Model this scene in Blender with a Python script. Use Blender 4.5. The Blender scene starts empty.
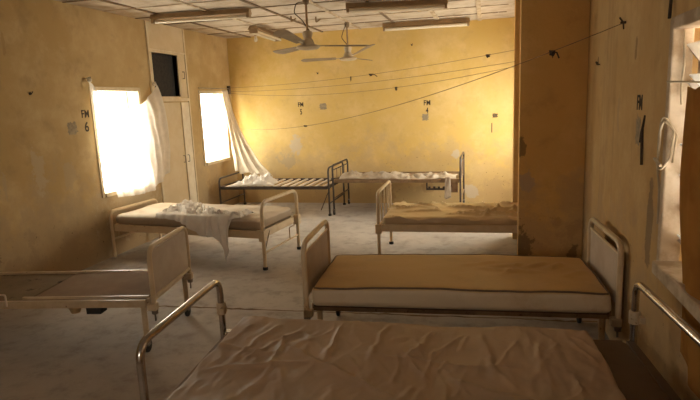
import bpy, bmesh, math, random
from mathutils import Vector, Matrix, noise
R = math.radians
random.seed(7)
scene = bpy.context.scene
COL = scene.collection
OW = (-4.05, 0.79, -1.9, 8.40, 2.68)       # room: x left, x right, y rear, y far, ceiling
XL, XR, YN, YF, ZC = OW

# ------------------------------------------------------------------ mesh builder
class MB:
    def __init__(s): s.v = []; s.f = []; s.sm = []
    def add(s, vs, fs, smooth=False):
        n = len(s.v); s.v += [tuple(v) for v in vs]
        for f in fs: s.f.append(tuple(i + n for i in f)); s.sm.append(smooth)
        return s
    def box(s, lo, hi, M=None):
        vs = [Vector((x, y, z)) for x in (lo[0], hi[0]) for y in (lo[1], hi[1]) for z in (lo[2], hi[2])]
        if M is not None: vs = [M @ v for v in vs]
        return s.add(vs, [(0,1,3,2),(4,6,7,5),(0,4,5,1),(2,3,7,6),(0,2,6,4),(1,5,7,3)])
    def cbox(s, c, size, rot=None):
        h = Vector(size) / 2
        M = Matrix.Translation(Vector(c))
        if rot is not None: M = M @ rot.to_4x4()
        return s.box(-h, h, M)
    def tube(s, pts, r, seg=10, rr=None, caps=True):
        pts = [Vector(p) for p in pts]; n = len(pts); vs = []; fs = []
        t0 = (pts[1] - pts[0]).normalized()
        up = Vector((0, 0, 1)) if abs(t0.z) < .9 else Vector((1, 0, 0))
        a = t0.cross(up).normalized()
        for i, p in enumerate(pts):
            t = (pts[min(i+1, n-1)] - pts[max(i-1, 0)])
            t = t.normalized() if t.length > 1e-9 else t0
            a = (a - t * a.dot(t)).normalized(); b = t.cross(a)
            q = rr[i] if rr else r
            for k in range(seg):
                w = 2 * math.pi * k / seg
                vs.append(p + (a * math.cos(w) + b * math.sin(w)) * q)
        for i in range(n - 1):
            for k in range(seg):
                k2 = (k + 1) % seg
                fs.append((i*seg+k, i*seg+k2, (i+1)*seg+k2, (i+1)*seg+k))
        if caps:
            fs.append(tuple(range(seg))[::-1]); fs.append(tuple((n-1)*seg+k for k in range(seg)))
        return s.add(vs, fs, True)
    def lathe(s, prof, c=(0,0,0), axis='z', seg=20):
        vs = []; fs = []; n = len(prof)
        for r, h in prof:
            for k in range(seg):
                w = 2*math.pi*k/seg; x, y = r*math.cos(w), r*math.sin(w)
                p = (x, y, h) if axis == 'z' else ((h, x, y) if axis == 'x' else (y, h, x))
                vs.append(Vector(c) + Vector(p))
        for i in range(n-1):
            for k in range(seg):
                k2 = (k+1) % seg
                fs.append((i*seg+k, i*seg+k2, (i+1)*seg+k2, (i+1)*seg+k))
        fs.append(tuple(range(seg))[::-1]); fs.append(tuple((n-1)*seg+k for k in range(seg)))
        return s.add(vs, fs, True)
    def grid(s, fn, nu, nv):
        vs = [fn(i/nu, j/nv) for j in range(nv+1) for i in range(nu+1)]
        fs = [(j*(nu+1)+i, j*(nu+1)+i+1, (j+1)*(nu+1)+i+1, (j+1)*(nu+1)+i) for j in range(nv) for i in range(nu)]
        return s.add(vs, fs, True)
    def build(s, name, mat, parent=None, solid=0, bevel=0):
        me = bpy.data.meshes.new(name); me.from_pydata(s.v, [], s.f)
        bm = bmesh.new(); bm.from_mesh(me); bmesh.ops.recalc_face_normals(bm, faces=bm.faces); bm.to_mesh(me); bm.free()
        for p, q in zip(me.polygons, s.sm): p.use_smooth = q
        if any(s.sm): me.set_sharp_from_angle(angle=R(50))
        me.materials.append(mat)
        o = bpy.data.objects.new(name, me); COL.objects.link(o)
        if parent is not None: o.parent = parent
        if solid:
            m = o.modifiers.new('solid', 'SOLIDIFY'); m.thickness = solid; m.offset = 0
        if bevel:
            m = o.modifiers.new('bevel', 'BEVEL'); m.width = bevel; m.segments = 2; m.limit_method = 'ANGLE'
        return o

def fillet(pts, rad, n=6):
    pts = [Vector(p) for p in pts]; out = [pts[0]]
    for a, b, c in zip(pts, pts[1:], pts[2:]):
        u = (a-b); v = (c-b); lu, lv = u.length, v.length; u /= lu; v /= lv
        ang = u.angle(v)
        d = min(rad / math.tan(ang/2), lu*.49, lv*.49)
        p, q = b + u*d, b + v*d
        for i in range(n+1):
            t = i/n; out.append(p*(1-t)**2 + b*2*t*(1-t) + q*t*t)
    out.append(pts[-1]); return out

def tag(o, label=None, cat=None, group=None, kind=None):
    if label: o['label'] = label
    if cat: o['category'] = cat
    if group: o['group'] = group
    if kind: o['kind'] = kind
    return o
def empty(name, loc=(0,0,0), rz=0):
    o = bpy.data.objects.new(name, None); COL.objects.link(o)
    o.location = loc; o.rotation_euler = (0, 0, rz); o.empty_display_size = .1
    return o
def fbm(x, y, z=0, oct=4): return noise.fractal(Vector((x, y, z)), 1.0, 2.0, oct)
def nz(x, y, z=0): return noise.noise(Vector((x, y, z)))

# ------------------------------------------------------------------ materials
class NT:
    def __init__(s, name):
        s.m = bpy.data.materials.new(name); s.m.use_nodes = True
        s.t = s.m.node_tree; s.n = s.t.nodes; s.l = s.t.links
        s.b = s.n['Principled BSDF']; s.out = s.n['Material Output']
        s.co = s.n.new('ShaderNodeTexCoord').outputs['Object']
    def link(s, a, b): s.l.new(a, b)
    def noise(s, scale, detail=5, rough=.55, co=None, stretch=None, dist=0):
        n = s.n.new('ShaderNodeTexNoise'); n.inputs['Scale'].default_value = scale
        n.inputs['Detail'].default_value = detail; n.inputs['Roughness'].default_value = rough
        n.inputs['Distortion'].default_value = dist
        c = co or s.co
        if stretch:
            mp = s.n.new('ShaderNodeMapping'); mp.inputs['Scale'].default_value = stretch; s.link(c, mp.inputs[0]); c = mp.outputs[0]
        s.link(c, n.inputs['Vector']); return n.outputs['Fac']
    def ramp(s, fac, a, b):
        r = s.n.new('ShaderNodeMapRange'); r.interpolation_type = 'SMOOTHSTEP'
        r.inputs[1].default_value = a; r.inputs[2].default_value = b; s.link(fac, r.inputs[0]); return r.outputs[0]
    def math(s, op, a, b=None):
        m = s.n.new('ShaderNodeMath'); m.operation = op
        for i, x in enumerate((a, b)):
            if x is None: continue
            if isinstance(x, (int, float)): m.inputs[i].default_value = x
            else: s.link(x, m.inputs[i])
        return m.outputs[0]
    def mix(s, fac, a, b):
        m = s.n.new('ShaderNodeMix'); m.data_type = 'RGBA'
        if isinstance(fac, (int, float)): m.inputs[0].default_value = fac
        else: s.link(fac, m.inputs[0])
        for i, x in ((6, a), (7, b)):
            if isinstance(x, tuple): m.inputs[i].default_value = (*x, 1)
            else: s.link(x, m.inputs[i])
        return m.outputs[2]
    def spot(s, c, r, nzv, rag=.6, stretch=(1,1,1)):
        v = s.n.new('ShaderNodeVectorMath'); v.operation = 'SUBTRACT'; s.link(s.co, v.inputs[0]); v.inputs[1].default_value = c
        w = s.n.new('ShaderNodeVectorMath'); w.operation = 'MULTIPLY'; s.link(v.outputs[0], w.inputs[0]); w.inputs[1].default_value = stretch
        l = s.n.new('ShaderNodeVectorMath'); l.operation = 'LENGTH'; s.link(w.outputs[0], l.inputs[0])
        d = s.math('ADD', s.math('DIVIDE', l.outputs['Value'], r), s.math('MULTIPLY', s.math('SUBTRACT', nzv, .5), rag*4))
        return s.ramp(d, 1.0, .82)
    def finish(s, color, rough=.8, metal=0, bump=None, bstr=.3, bdist=.01, spec=.3):
        if isinstance(color, tuple): s.b.inputs['Base Color'].default_value = (*color, 1)
        else: s.link(color, s.b.inputs['Base Color'])
        if isinstance(rough, (int, float)): s.b.inputs['Roughness'].default_value = rough
        else: s.link(rough, s.b.inputs['Roughness'])
        s.b.inputs['Metallic'].default_value = metal
        s.b.inputs['Specular IOR Level'].default_value = spec
        if bump is not None:
            b = s.n.new('ShaderNodeBump'); b.inputs['Strength'].default_value = bstr; b.inputs['Distance'].default_value = bdist
            s.link(bump, b.inputs['Height']); s.link(b.outputs[0], s.b.inputs['Normal'])
        return s.m

def wall_mat(name, base, dusty, stain, spots=(), streak=0.0):
    t = NT(name)
    big = t.noise(1.1, 6, .6); mid = t.noise(5, 6, .65); fine = t.noise(45, 3); ragn = t.noise(9, 8, .7)
    c = t.mix(t.ramp(big, .35, .68), base, dusty)
    c = t.mix(t.math('MULTIPLY', t.ramp(t.noise(2.2, 8, .72), .46, .68), .40), c, tuple(min(1, x*1.12+.05) for x in dusty))
    c = t.mix(t.math('MULTIPLY', t.ramp(mid, .50, .74), .38), c, stain)
    if streak:
        st = t.noise(7, 4, .6, stretch=(1, 1, .12))
        c = t.mix(t.math('MULTIPLY', t.ramp(st, .5, .72), streak), c, stain)
    # splashed dirt along the foot of the wall: blotchy, own outline
    sp = t.n.new('ShaderNodeSeparateXYZ'); t.link(t.co, sp.inputs[0])
    foot = t.math('ADD', sp.outputs[2], t.math('MULTIPLY', t.math('SUBTRACT', mid, .5), 2.2))
    c = t.mix(t.math('MULTIPLY', t.ramp(foot, .42, .22), .55), c, stain)
    hi = t.math('ADD', sp.outputs[2], t.math('MULTIPLY', t.math('SUBTRACT', t.noise(3.2, 8, .7), .5), 2.6))
    c = t.mix(t.math('MULTIPLY', t.ramp(hi, 1.05, .55), .5), c, tuple(.6*x + .4*y for x, y in zip(stain, (.52, .42, .30))))
    spk = t.noise(26, 3, .7)
    foot2 = t.math('ADD', sp.outputs[2], t.math('MULTIPLY', t.math('SUBTRACT', big, .5), 3))
    c = t.mix(t.math('MULTIPLY', t.ramp(spk, .66, .72), t.ramp(foot2, .8, .4)), c, (stain[0]*.5, stain[1]*.5, stain[2]*.55))
    for (p, r, rag, stv, col) in spots:
        c = t.mix(t.math('MULTIPLY', t.spot(p, r, ragn, rag*1.8, stv), .62), c, col)
    return t.finish(c, .85, bump=t.math('ADD', t.math('MULTIPLY', fine, .4), mid), bstr=.25, bdist=.012, spec=.2)

PL = (.50, .44, .36); DK = (.10, .065, .035)
OCH = (.62, .415, .125); OCD = (.64, .45, .18); OST = (.44, .29, .12)
M = {}
M['wall_back'] = wall_mat('ochre paint far wall', OCH, OCD, OST, [
    ((-3.0, 8.4, .97), .10, .5, (1,1,.6), PL), ((-3.15, 8.4, .68), .16, .6, (1,1,1.3), (.42,.34,.22)), ((-.45, 8.4, .75), .075, .4, (1,1,1), PL),
    ((-.85, 8.4, .28), .10, .6, (1,1,1), (.40,.26,.12)), ((-1.5, 8.4, .2), .14, .7, (1,1,1), (.36,.22,.09)), ((-.2, 8.4, .18), .1, .7, (1,1,1), PL)])
M['wall_left'] = wall_mat('ochre paint left wall', (.44, .295, .125), (.50, .355, .17), (.27, .18, .09), [
    ((-4.05, 4.25, 1.08), .15, .5, (1,1.7,.75), (.47,.37,.24)), ((-4.05, 4.62, .98), .12, .6, (1,1.2,.9), (.42,.32,.19)), ((-4.05, 3.85, 1.0), .06, .6, (1,3,.4), (.42,.32,.19)),
    ((-4.05, 3.55, .5), .22, .6, (1,1.6,.6), (.17,.10,.05)), ((-4.05, 5.6, .5), .3, .7, (1,.6,1), (.46,.36,.23)), ((-4.05, 4.05, 2.2), .06, .6, (1,3,.6), (.34,.21,.09))])
M['wall_right'] = wall_mat('ochre paint right wall', (.50, .315, .125), (.52, .35, .155), (.30, .185, .075), [
    ((.79, 3.35, 1.83), .05, .4, (1,2,.8), (.20,.12,.05)), ((.79, 2.93, .95), .09, .4, (1,1.6,.35), (.17,.12,.08)), ((.79, 4.4, 1.82), .03, .3, (1,1,1), DK),
    ((.79, 4.7, .6), .05, .6, (1,1,.3), (.42,.30,.17)), ((.79, 3.7, 1.45), .04, .6, (1,1.4,.25), (.42,.30,.17))], streak=.35)
M['pier'] = wall_mat('ochre paint pier', (.66, .39, .125), (.66, .41, .14), (.42, .24, .08), [
    ((.28, 4.82, 1.16), .055, .5, (1,1,.6), DK), ((.34, 4.82, .90), .06, .5, (1,1,.6), (.42,.32,.22)), ((.31, 4.82, .33), .09, .6, (1,1,.7), DK), ((.72, 4.82, .2), .08, .6, (1.5,1,.6), DK)])
M['rear'] = wall_mat('ochre paint rear wall', (.66, .48, .22), (.68, .52, .28), (.46, .32, .15))

# concrete floor with a sawn joint
t = NT('worn concrete floor')
big = t.noise(.9, 6, .6); mid = t.noise(6, 6, .65); fine = t.noise(60, 3)
c = t.mix(t.ramp(big, .35, .65), (.41, .36, .315), (.52, .47, .42))
c = t.mix(t.math('MULTIPLY', t.ramp(mid, .46, .74), .55), c, (.19, .15, .12))
c = t.mix(t.math('MULTIPLY', t.ramp(t.noise(2.2, 7, .7), .55, .68), .4), c, (.52, .45, .38))
c = t.mix(t.math('MULTIPLY', t.ramp(t.noise(5, 8, .78), .50, .70), .35), c, (.17, .13, .10))
FLOOR = t.finish(c, t.math('ADD', .55, t.math('MULTIPLY', mid, .35)), bump=t.math('ADD', mid, t.math('MULTIPLY', fine, .3)), bstr=.2, spec=.35)

t = NT('limewashed ceiling board')
mid = t.noise(4, 6, .65); c = t.mix(t.ramp(mid, .4, .7), (.55, .46, .36), (.42, .33, .24))
c = t.mix(t.math('MULTIPLY', t.ramp(t.noise(1.6, 7, .7), .55, .7), .6), c, (.26, .175, .10))
CEIL = t.finish(c, .9, bump=mid, bstr=.15, spec=.1)
def simple(name, a, b, rough=.6, metal=0, scale=8, rust=None, ramt=(.58, .68), bstr=.1, spec=.4):
    t = NT(name); n = t.noise(scale, 5, .6); c = t.mix(t.ramp(n, .35, .65), a, b)
    if rust: c = t.mix(t.ramp(t.noise(scale*2.3, 6, .7), *ramt), c, rust)
    return t.finish(c, rough, metal, bump=n, bstr=bstr, spec=spec)
M['batten'] = simple('dusty timber batten', (.55, .44, .31), (.36, .26, .16), .85)
M['dark_batten'] = simple('dark gap strip', (.16, .10, .06), (.24, .16, .09), .9)
M['frame_wood'] = simple('cream painted joinery', (.66, .54, .36), (.58, .45, .28), .6, rust=(.30, .19, .10), ramt=(.66, .74))
M['door_board'] = simple('yellowed hardboard', (.58, .44, .26), (.63, .50, .32), .7, rust=(.42, .29, .15), ramt=(.64, .74), scale=3)
M['door_pale'] = simple('pale door leaf', (.74, .64, .48), (.68, .56, .40), .6)
M['black_mesh'] = simple('dark dusty insect mesh', (.018, .014, .012), (.035, .027, .02), .8, scale=30)
M['cream_metal'] = simple('cream enamel bed metal', (.60, .47, .31), (.52, .39, .24), .38, rust=(.22, .12, .06), ramt=(.62, .70), scale=10)
M['ivory_metal'] = simple('ivory enamel bed metal', (.66, .52, .34), (.60, .45, .27), .35, rust=(.28, .15, .07), ramt=(.64, .72), scale=10)
M['panel'] = simple('grey cream bed end panel', (.50, .40, .30), (.43, .33, .24), .55, rust=(.30, .19, .12), ramt=(.64, .75), scale=5)
M['black_metal'] = simple('black enamel bed metal', (.045, .032, .025), (.075, .05, .035), .45, rust=(.16, .09, .05), ramt=(.62, .72), scale=12)
M['brown_metal'] = simple('brown enamel rail', (.27, .17, .09), (.20, .12, .06), .5, rust=(.12, .06, .03), scale=10)
M['chrome'] = simple('dull chrome tube', (.62, .58, .54), (.50, .46, .42), .22, 1.0, rust=(.22, .13, .08), ramt=(.62, .72), scale=14)
M['steel'] = simple('worn steel', (.35, .30, .26), (.26, .21, .17), .45, .8, rust=(.14, .08, .05))
M['rubber'] = simple('black caster rubber', (.02, .017, .015), (.035, .03, .025), .7)
M['slat'] = simple('pale bed slat', (.72, .62, .50), (.62, .51, .39), .6, scale=12)
M['white_cloth'] = simple('white cotton', (.84, .79, .72), (.77, .71, .64), .9, scale=9, spec=.1)
M['plastic'] = simple('crumpled pale plastic sheet', (.56, .48, .39), (.42, .34, .26), .4, scale=7, rust=(.22, .155, .10), ramt=(.64, .76))
M['board'] = simple('bed base board', (.29, .20, .135), (.34, .245, .17), .85, scale=4, spec=.12, rust=(.28, .19, .13), ramt=(.6, .75))
M['grey_board'] = simple('peeled grey base board', (.22, .165, .105), (.26, .20, .13), .9, scale=4, spec=.1, rust=(.085, .065, .05), ramt=(.58, .66))
M['dark_wood'] = simple('dark bed base', (.085, .047, .022), (.115, .065, .03), .5, scale=4)
M['tan_block'] = simple('tan block', (.52, .38, .20), (.45, .31, .15), .6)
M['rag'] = simple('dark rag', (.05, .035, .025), (.09, .06, .04), .95)
M['wire'] = simple('grey brown line', (.17, .11, .06), (.22, .15, .08), .8)
M['string'] = simple('pale string', (.52, .43, .30), (.42, .33, .21), .9)
M['fan_cream'] = simple('dusty cream fan enamel', (.50, .40, .27), (.42, .32, .20), .5)
M['fan_blade'] = simple('dusty brown fan blade', (.30, .22, .14), (.24, .17, .10), .55)
M['lamp_body'] = simple('dusty lamp channel', (.34, .22, .11), (.27, .17, .085), .6)
M['lamp_tube'] = simple('unlit fluorescent tube', (.72, .62, .47), (.66, .56, .41), .25)
M['stencil'] = simple('black stencil paint', (.045, .03, .02), (.08, .055, .03), .9, scale=60)
M['grey_paint'] = simple('grey paint blot', (.25, .20, .13), (.36, .28, .17), .9, scale=30)
M['tan_paint'] = simple('dark rubbed patch', (.10, .065, .035), (.15, .10, .05), .9, scale=30)

def mattress_mat(name, top, side, stain, rough=.6, sc=3):
    t = NT(name); n = t.noise(sc, 6, .65); f = t.noise(30, 4, .6)
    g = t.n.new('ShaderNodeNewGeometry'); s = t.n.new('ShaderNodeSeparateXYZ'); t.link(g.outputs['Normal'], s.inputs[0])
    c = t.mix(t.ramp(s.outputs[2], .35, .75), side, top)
    c = t.mix(t.math('MULTIPLY', t.ramp(n, .5, .72), .55), c, stain)
    return t.finish(c, rough, bump=f, bstr=.12, spec=.35)
M['tan_vinyl'] = mattress_mat('tan vinyl mattress', (.56, .36, .145), (.62, .50, .34), (.44, .28, .13), .5)
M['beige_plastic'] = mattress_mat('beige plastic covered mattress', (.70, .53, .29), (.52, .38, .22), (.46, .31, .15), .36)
M['dusty_cover'] = mattress_mat('dusty brown plastic cover', (.40, .285, .19), (.385, .275, .18), (.29, .20, .13), .5, 2.2)
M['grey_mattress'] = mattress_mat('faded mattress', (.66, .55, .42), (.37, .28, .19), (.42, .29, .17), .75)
M['piping'] = simple('dark piping', (.12, .08, .05), (.17, .11, .07), .7)

def cloth_trans(name, col, transp=.25, trl=.5):
    t = NT(name); n = t.noise(14, 4)
    d = t.n.new('ShaderNodeBsdfDiffuse'); tr = t.n.new('ShaderNodeBsdfTranslucent'); tp = t.n.new('ShaderNodeBsdfTransparent')
    c = t.mix(t.ramp(n, .35, .65), col, tuple(x*.9 for x in col))
    t.link(c, d.inputs[0]); t.link(c, tr.inputs[0])
    m1 = t.n.new('ShaderNodeMixShader'); m1.inputs[0].default_value = trl; t.link(d.outputs[0], m1.inputs[1]); t.link(tr.outputs[0], m1.inputs[2])
    m2 = t.n.new('ShaderNodeMixShader'); m2.inputs[0].default_value = transp; t.link(m1.outputs[0], m2.inputs[1]); t.link(tp.outputs[0], m2.inputs[2])
    t.link(m2.outputs[0], t.out.inputs[0]); t.n.remove(t.b); return t.m
M['sheer'] = cloth_trans('white sheer curtain', (.86, .80, .72), .22, .5)
M['drape'] = cloth_trans('cream cotton curtain', (.72, .63, .50), .0, .25)

t = NT('brown swirl print curtain')                      # printed rings and scrolls
v = t.n.new('ShaderNodeTexVoronoi'); v.inputs['Scale'].default_value = 5.5; t.link(t.co, v.inputs['Vector'])
w = t.math('SINE', t.math('ADD', t.math('MULTIPLY', v.outputs['Distance'], 70), t.math('MULTIPLY', t.noise(6, 3), 9)))
dk = t.ramp(t.noise(5, 4), .4, .65)
c = t.mix(dk, (.40, .20, .055), (.32, .15, .04))
c = t.mix(t.math('MULTIPLY', t.ramp(w, .2, .8), t.math('MULTIPLY', t.ramp(v.outputs['Distance'], .17, .10), .75)), c, (.52, .31, .11))
d_ = t.n.new('ShaderNodeBsdfDiffuse'); tr = t.n.new('ShaderNodeBsdfTranslucent'); t.link(c, d_.inputs[0]); t.link(c, tr.inputs[0])
m1 = t.n.new('ShaderNodeMixShader'); m1.inputs[0].default_value = .16; t.link(d_.outputs[0], m1.inputs[1]); t.link(tr.outputs[0], m1.inputs[2]); t.link(m1.outputs[0], t.out.inputs[0]); t.n.remove(t.b)
M['print_cloth'] = t.m

t = NT('window glass')
gl = t.n.new('ShaderNodeBsdfGlossy'); gl.inputs['Roughness'].default_value = .05; tp = t.n.new('ShaderNodeBsdfTransparent'); tp.inputs[0].default_value = (.93,.95,.93,1)
m = t.n.new('ShaderNodeMixShader'); m.inputs[0].default_value = .06; t.link(tp.outputs[0], m.inputs[1]); t.link(gl.outputs[0], m.inputs[2]); t.link(m.outputs[0], t.out.inputs[0]); t.n.remove(t.b)
M['glass'] = t.m
M['frosted'] = cloth_trans('frosted louvre glass', (.82, .82, .80), .06, .55)

# ------------------------------------------------------------------ room shell
def st(o): o['kind'] = 'structure'; return o
def wall_x(name, x0, x1, y0, y1, z0, z1, holes, mat):
    """wall in the plane of constant x with rectangular openings (y0,y1,z0,z1)"""
    b = MB(); ys = sorted({y0, y1, *[h[0] for h in holes], *[h[1] for h in holes]})
    for a, c in zip(ys, ys[1:]):
        cuts = sorted([(h[2], h[3]) for h in holes if h[0] <= a + 1e-6 and h[1] >= c - 1e-6]); z = z0
        for p, q in cuts:
            if p > z: b.box((x0, a, z), (x1, c, p))
            z = q
        if z < z1: b.box((x0, a, z), (x1, c, z1))
    return st(b.build(name, mat))
W1 = (5.05, 5.93, .68, 1.87); W2 = (7.33, 8.20, .75, 1.85); VENT = (6.24, 6.83, 1.76, 2.31)
W3 = (1.30, 2.71, .80, 1.88); W4 = (6.65, 8.05, .62, 1.78)
WL = wall_x('wall_left', XL-.22, XL, YN, YF+.2, -.1, ZC+.1, [W1, W2, VENT], M['wall_left'])
WR = wall_x('wall_right', XR, XR+.22, YN, YF+.2, -.1, ZC+.1, [W3, W4], M['wall_right'])
WB = st(MB().box((XL, YF, -.1), (XR, YF+.2, ZC+.1)).build('wall_back', M['wall_back']))
b = MB()                                                # unseen rear wall; high opening added to light the near end
FILL_HOLE = (-1.60, -1.02, 1.50, 2.08)
b.box((XL, YN-.2, -.1), (FILL_HOLE[0], YN, ZC+.1)); b.box((FILL_HOLE[1], YN-.2, -.1), (XR, YN, ZC+.1)); b.box((FILL_HOLE[0], YN-.2, -.1), (FILL_HOLE[1], YN, FILL_HOLE[2])); b.box((FILL_HOLE[0], YN-.2, FILL_HOLE[3]), (FILL_HOLE[1], YN, ZC+.1))
WN = st(b.build('wall_front', M['rear']))
FL = st(MB().box((XL, YN, -.1), (XR, YF, 0)).build('floor', FLOOR))
jb = MB(); pts = []
for i in range(90):
    x = XL + .02 + (XR-XL-.04)*i/89
    pts.append((x, 3.95 + .045*(x-.8) + .02*nz(x*3, 1) + .022*nz(x*17, 4), 0.0))
jv = []
for i, p in enumerate(pts):
    w = .007 + .022*abs(nz(p[0]*9, 7)); jv += [(p[0], p[1]-w, .0012), (p[0], p[1]+w, .0012)]
jb.add(jv, [(2*i, 2*i+2, 2*i+3, 2*i+1) for i in range(89)])
tag(jb.build('floor_joint', M['dark_batten'], FL), 'ragged dark joint across the concrete')
CE = st(MB().box((XL, YN, ZC), (XR, YF, ZC+.1)).build('ceiling', CEIL))
PIER_X = .275
st(MB().box((PIER_X, 4.82, 0), (XR, 4.99, ZC)).build('wall_stub_near', M['pier']))
st(MB().box((.297, 6.25, 0), (XR, 6.42, ZC)).build('wall_stub_far', M['pier']))

for k, x in enumerate((-3.64, -3.04, -2.44, -1.84, -1.27, -.66, -.09, .45)):
    wide = .055 if x > -1 else .03
    MB().box((x-wide/2, YN+.01, ZC-.014), (x+wide/2, 4.80 if x > .2 else YF-.01, ZC-.001)).build('batten', M['batten'] if wide > .04 or k % 2 else M['dark_batten'], CE)
y = -1.6
k = 0
while y < 8.3:
    b = MB(); x = XL + .01                                  # slightly warped gap strip across the boards
    while x < XR - .05:
        x2 = min(x + .6, (PIER_X if y > 4.7 else XR) - .01)
        if x2 - x < .05: break
        o = .012*nz(x*3, y*2); b.box((x, y+o-.011, ZC-.008), (x2-.006, y+o+.011, ZC-.0005)); x = x2
        if x >= PIER_X - .02 and y > 4.7: break
    b.build('gap_strip', M['dark_batten'] if k % 3 else M['batten'], CE); y += .6 if k % 2 else .57; k += 1

def font_mesh(text, size, extrude=.001, off=.0022):
    cu = bpy.data.curves.new('txt', 'FONT'); cu.body = text; cu.size = size; cu.align_x = 'CENTER'; cu.align_y = 'CENTER'
    cu.extrude = extrude; cu.offset = off; cu.space_character = 1.05
    o = bpy.data.objects.new('txt', cu); COL.objects.link(o)
    dg = bpy.context.evaluated_depsgraph_get(); me = bpy.data.meshes.new_from_object(o.evaluated_get(dg))
    bpy.data.objects.remove(o); bpy.data.curves.remove(cu); return me
def stencil(text, size, loc, rot, parent, label, sx=.62):
    me = font_mesh(text, size); me.materials.clear(); me.materials.append(M['stencil'])
    o = bpy.data.objects.new('stencilled_writing', me); COL.objects.link(o)
    o.location = loc; o.rotation_euler = rot; o.scale = (sx, 1, 1); o.parent = parent
    o['label'] = label; return o
RB = (R(90), 0, 0); RL = (R(90), 0, R(90)); RRt = (R(90), 0, R(-90))
stencil('FM', .095, (-2.86, YF-.001, 1.585), RB, WB, 'black stencilled letters FM above the 5', .8)
stencil('5', .12, (-2.86, YF-.001, 1.47), RB, WB, 'black stencilled number 5')
stencil('FM', .105, (-.86, YF-.001, 1.535), RB, WB, 'black stencilled letters FM above the 4', .8)
stencil('4', .12, (-.86, YF-.001, 1.42), RB, WB, 'black stencilled number 4')
stencil('1', .20, (.085, YF-.001, 1.13), RB, WB, 'thin black stencilled stroke like a 1', .5)
stencil('FM', .11, (XL+.001, 4.95, 1.585), RL, WL, 'black stencilled letters FM above the 6', .85)
stencil('6', .14, (XL+.001, 4.95, 1.45), RL, WL, 'black stencilled number 6', .95)
stencil('FM', .11, (XR-.001, 3.22, 1.53), RRt, WR, 'faded black stencilled letters on the right wall', .8)
def blot(loc, ax, w, h, mat, parent, label, seed=0):
    b = MB(); vs = []; n = 28
    for i in range(n):
        a = 2*math.pi*i/n; q = 1/max(abs(math.cos(a)), abs(math.sin(a))); q = q*(.86 + .42*nz(i*.9+seed*7, seed))
        vs.append((w/2*q*math.cos(a), h/2*q*math.sin(a)))
    ring = [Vector((p, 0, q)) if ax == 'y' else Vector((0, p, q)) for p, q in vs]
    dn = {'y': Vector((0, -.0012, 0)), 'l': Vector((.0012, 0, 0)), 'r': Vector((-.0012, 0, 0))}[ax]
    b.add([Vector(loc) + v for v in ring] + [Vector(loc) + v + dn for v in ring],
          [tuple(range(n, 2*n))] + [(i, (i+1) % n, n+(i+1) % n, n+i) for i in range(n)])
    o = b.build('paint_blot', mat, parent); o['label'] = label; return o
blot((-2.49, YF, 1.545), 'y', .13, .11, M['grey_paint'], WB, 'ragged grey paint square beside the number 5', 1)
blot((-.89, YF, 1.325), 'y', .11, .11, M['grey_paint'], WB, 'grey paint square under the number 4', 2)
blot((.13, YF, 1.315), 'y', .085, .07, M['tan_paint'], WB, 'small black paint square above the thin stroke', 3)
blot((XL, 4.74, 1.45), 'l', .15, .14, M['grey_paint'], WL, 'ragged grey paint square beside the number 6', 4)
blot((XR, 3.225, 1.385), 'r', .10, .17, M['grey_paint'], WR, 'grey paint rectangle under the faded letters', 5)

# ---- left windows
def window_l(name, W, mull):
    y0, y1, z0, z1 = W; root = empty(name, (XL, (y0+y1)/2, z0)); root['kind'] = 'structure'
    b = MB(); f = .045; xa, xb = -.18, .012; h = z1-z0; a, c = (y0-y1)/2, (y1-y0)/2
    b.box((xa, a, 0), (xb, a+f, h)); b.box((xa, c-f, 0), (xb, c, h)); b.box((xa, a+f, h-f), (xb, c-f, h)); b.box((xa, a+f, 0), (xb+.02, c-f, f))
    b.build('window_frame', M['frame_wood'], root, bevel=.004)
    b = MB()
    for m in mull: b.box((-.13, m-.014, f), (-.10, m+.014, h-f))
    if mull: b.build('mullion', M['frame_wood'], root)
    MB().box((-.12, a+f, f), (-.116, c-f, h-f)).build('pane', M['glass'], root)
    return root
window_l('window_1', W1, [.33])
window_l('window_2', W2, [-.2])
# ---- bay window beyond the stub walls
y0, y1, z0, z1 = W4; r4 = empty('window_4', (XR, (y0+y1)/2, z0)); r4['kind'] = 'structure'
b = MB(); a, c, h, f = (y0-y1)/2, (y1-y0)/2, z1-z0, .05
b.box((-.01, a, 0), (.18, a+f, h)); b.box((-.01, c-f, 0), (.18, c, h)); b.box((-.01, a+f, h-f), (.18, c-f, h)); b.box((-.01, a+f, 0), (.18, c-f, f)); b.box((.08, -.02, f), (.11, .02, h-f))
b.build('window_frame', M['frame_wood'], r4)
MB().box((.1, a+f, f), (.104, c-f, h-f)).build('pane', M['glass'], r4)
# ---- louvred window on the right
y0, y1, z0, z1 = W3; r3 = empty('window_3', (XR, (y0+y1)/2, z0)); r3['kind'] = 'structure'
b = MB(); a, c, h = (y0-y1)/2, (y1-y0)/2, z1-z0
b.box((-.02, c-.035, -.02), (.065, c+.012, h+.02)); b.box((-.02, a-.012, -.02), (.085, a+.035, h+.02))
b.box((-.02, a+.035, h-.035), (.085, c-.035, h+.02)); b.box((-.05, a+.035, -.03), (.085, c-.035, .03))
b.build('window_frame', M['batten'], r3, bevel=.008)
MB().box((.088, c-.05, .03), (.11, c-.022, h-.035)).build('louvre_channel', M['steel'], r3)
z = .10
for i in range(7):
    b = MB(); b.cbox((.085, 0, z), (.15, c-a-.13, .006), Matrix.Rotation(R(52 + 5*math.sin(i*2.1)), 3, 'Y') @ Matrix.Rotation(R(1.6*math.sin(i*1.7)), 3, 'X'))
    o = b.build('louvre_blade', M['frosted'], r3)
    MB().cbox((.085, c-.058, z), (.10, .012, .03), Matrix.Rotation(R(52), 3, 'Y')).build('clip', M['steel'], o)
    z += .138

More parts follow.
